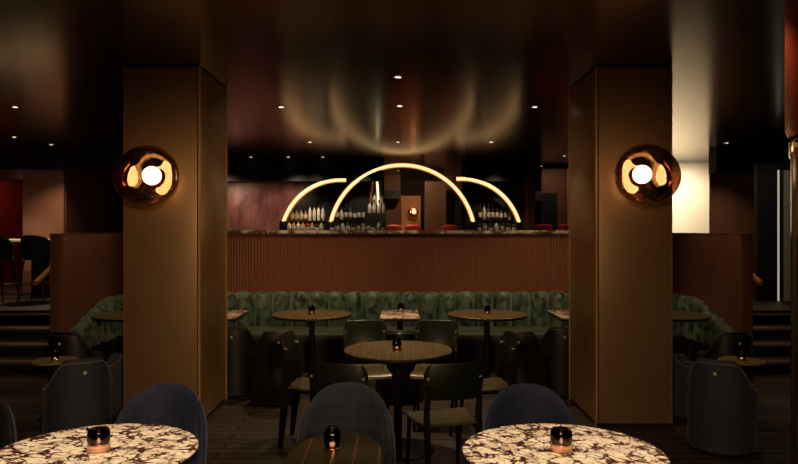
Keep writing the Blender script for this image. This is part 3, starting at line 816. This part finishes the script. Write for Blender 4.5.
# ------------------------------------------------------------------ near right edge: red drum on a dark glossy post
dr = thing('lamp_post','dark glossy post with a red lacquered drum at the right edge of the photo','column',(2.405,3.50,0))
obj('drum', lathe([(0,2.10),(.30,2.10),(.345,2.115),(.36,2.15),(.36,CZ-.002),(0,CZ-.002)],56),'reddrum',dr)
obj('post', lathe([(0,.03),(.333,.03),(.333,2.099),(0,2.099)],56),'shelf',dr)
obj('collar', lathe([(.334,2.0),(.341,2.01),(.341,2.09),(.334,2.095)],56),'chrome',dr)
obj('base', lathe([(0,0),(.345,0),(.345,.028),(0,.028)],56),'blackmetal',dr)
obj('post_strip', box(-.342,-.331,-.012,.012,1.58,1.998), 'chrome', dr)
obj('post_strip', box(-.342,-.331,-.012,.012,.05,1.1), 'copper', dr)  # copper strip standing in for a reflected gleam low on the post

# ------------------------------------------------------------------ downlights in the ceiling
PR = None
def downlight(x, y, label, energy=40, spot=70, col=(1,.72,.42), z=CZ, blend=.7):
    global PR
    if PR is None:
        PR = thing('downlight', label, 'downlight', (x,y,z), 0)
        obj('trim_ring', lathe([(.030,-.001),(.044,-.001),(.046,-.004),(.044,-.007),(.032,-.006),(.030,-.001)],28),'chrome',PR)
        obj('lens', lathe([(0,-.002),(.0295,-.002),(.0295,-.001),(0,-.001)],24),'lens',PR)
        o = PR
    else: o = dup(PR,(x,y,z),0,label)
    if energy:
        lamp('SPOT',(x,y,z-.03),energy,col,.04,(0,0,0),spot,blend,name='downlight_beam')
    return o
DLG = [
 (0,6.0,'ceiling downlight nearest the viewer on the centre line',95,70),
 (.02,7.4,'ceiling downlight second from the viewer on the centre line',60,95),
 (0,10.43,'ceiling downlight third from the viewer on the centre line',10,70),
 (-1.28,7.46,'ceiling downlight above the walnut table beside the left pillar',60,95),
 (1.50,7.46,'ceiling downlight above the walnut table beside the right pillar',60,95),
 (-1.35,10.43,'ceiling downlight above the left end of the arcs reflection',8,70),
 (1.43,10.43,'ceiling downlight above the right end of the arcs reflection',8,70),
 (-4.2,7.46,'ceiling downlight above the left stair',30,80),
 (4.38,7.46,'added downlight above the right stair, hidden behind the dark post',34,85),  # added fixture, out of sight, to light the right stair
 (-2.45,6.85,'added downlight hidden just behind the left pillar',24,115),  # added fixture the pillar hides, brightening the chairs and tables there
 (2.45,6.85,'added downlight hidden just behind the right pillar',22,115),  # added likewise, hidden by the right pillar
 (-5.57,9.87,'ceiling downlight above the bar stools',0,80),
 (-5.48,10.75,'ceiling downlight just before the rosy wall block',92,110),
 (5.1,10.55,'ceiling downlight above the upper floor at the right',35,110),
 (-2.72,12.58,'first from the left of three ceiling downlights by the bar soffit',0,80),
 (-2.03,12.58,'second from the left of three ceiling downlights by the bar soffit',0,80),
 (-1.39,12.58,'third from the left of three ceiling downlights by the bar soffit',0,80),
 (3.03,12.4,'ceiling downlight right of the narrow brown post, nearer one',10,80),
 (3.03,14.35,'ceiling downlight right of the narrow brown post, farther one',0,80),
 (.0,15.5,'ceiling downlight in the room behind the bar',40,100),
]
for a in DLG: downlight(*a)
downlight(-1.19,2.62,'ceiling downlight over the front left marble table',290,32,(1,.80,.55))
downlight(.665,2.62,'ceiling downlight over the front right marble table',290,32,(1,.80,.55))
downlight(-.25,2.62,'ceiling downlight over the small oval table',14,40)
for x, lab in ((-2.3,'left of'),(-.9,'over the left of'),(.5,'over the right of'),(1.9,'right of')):
    downlight(x,3.7,'added unseen downlight %s the front row of velvet chairs' % lab,22,80)  # added out of view to brighten the chairs and floor
l = lamp('SPOT',(0,6.0,CZ-.03),70,(1,.78,.5),.04,spot=34,blend=.6,name='table_beam'); aim(l,(0,5.02,.74))

# wall washing lights where the photo shows lit walls
l = lamp('SPOT',(5.2,12.6,2.9),300,(1,.82,.58),.2,spot=130,blend=.8,name='plaster_wash'); aim(l,(5.8,13.6,1.3))
l = lamp('SPOT',(-3.3,12.6,2.50),27,(1,.70,.52),.2,spot=130,blend=.8,name='stone_wash'); aim(l,(-3.0,13.3,1.6))
l = lamp('SPOT',(-1.9,12.6,2.50),15,(1,.70,.52),.2,spot=120,blend=.8,name='stone_wash'); aim(l,(-2.1,13.3,1.6))
lamp('POINT',(-7.2,13.6,2.3),6,(1,.3,.15),.2,name='red_room_light')
l = lamp('SPOT',(.4,14.6,2.93),45,(1,.6,.32),.03,spot=120,blend=.8,name='back_room_beam'); aim(l,(.5,16.2,1.6))
l = lamp('SPOT',(3.2,13.2,2.93),14,(1,.55,.35),.03,spot=120,blend=.8,name='back_room_beam'); aim(l,(3.4,14.2,1.7))
for x, tx in ((-1.39,-1.75),(-2.03,-1.6),(-.6,-.75),(1.8,1.85)):
    l = lamp('SPOT',(x,12.35,CZ-.04),32,(1,.80,.55),.05,spot=60,blend=.7,name='bottle_beam'); aim(l,(tx,12.9,1.7))  # spots added to brighten the bottles, some without a fixture
# unseen warm fill spots added behind the viewer to light the pillars
for sx in (-1,1):
    l = lamp('SPOT',(sx*1.0,-1.6,2.4),310 if sx<0 else 480,(1,.63,.32),.25,spot=34,blend=1.0,name='rear_fill'); aim(l,(-sx*1.85,5.59,.70))
l = lamp('SPOT',(0,-1.6,2.2),22,(1,.66,.36),.3,spot=60,blend=1.0,name='rear_fill'); aim(l,(0,5.0,.6))
l = lamp('SPOT',(-5.57,9.87,CZ-.03),90,(1,.75,.45),.04,spot=50,blend=.5,name='high_table_beam'); aim(l,(-6.1,10.75,1.5))
l = lamp('SPOT',(4.9,8.4,CZ-.04),22,(1,.85,.65),.05,spot=60,blend=.7,name='door_beam'); aim(l,(5.8,10.0,1.7))  # added spot without a fixture, brightening the grey door panel
l = lamp('SPOT',(-4.5,12.0,CZ-.05),22,(1,.6,.4),.1,spot=90,blend=.8,name='flank_wash'); aim(l,(-5.6,13.0,1.9))  # weak added spot without a fixture, lifting the dark flank wall

w = bpy.data.worlds.new('World'); S.world = w; w.use_nodes = True
w.node_tree.nodes['Background'].inputs['Color'].default_value = (.02,.012,.008,1)
w.node_tree.nodes['Background'].inputs['Strength'].default_value = .3

# ------------------------------------------------------------------ camera
cd = bpy.data.cameras.new('camera'); cam = bpy.data.objects.new('camera', cd); COL.objects.link(cam)
cam.location = (0,0,1.62); cam.rotation_euler = (R(90),0,0)
cd.sensor_width = 36; cd.lens = 36*680/798; cd.shift_x = 1/798; cd.shift_y = -2/798; cd.clip_end = 60
S.camera = cam
S.view_settings.view_transform = 'Standard'; S.view_settings.look = 'None'
S.view_settings.exposure = 0; S.view_settings.gamma = 1; S.view_settings.use_curve_mapping = False
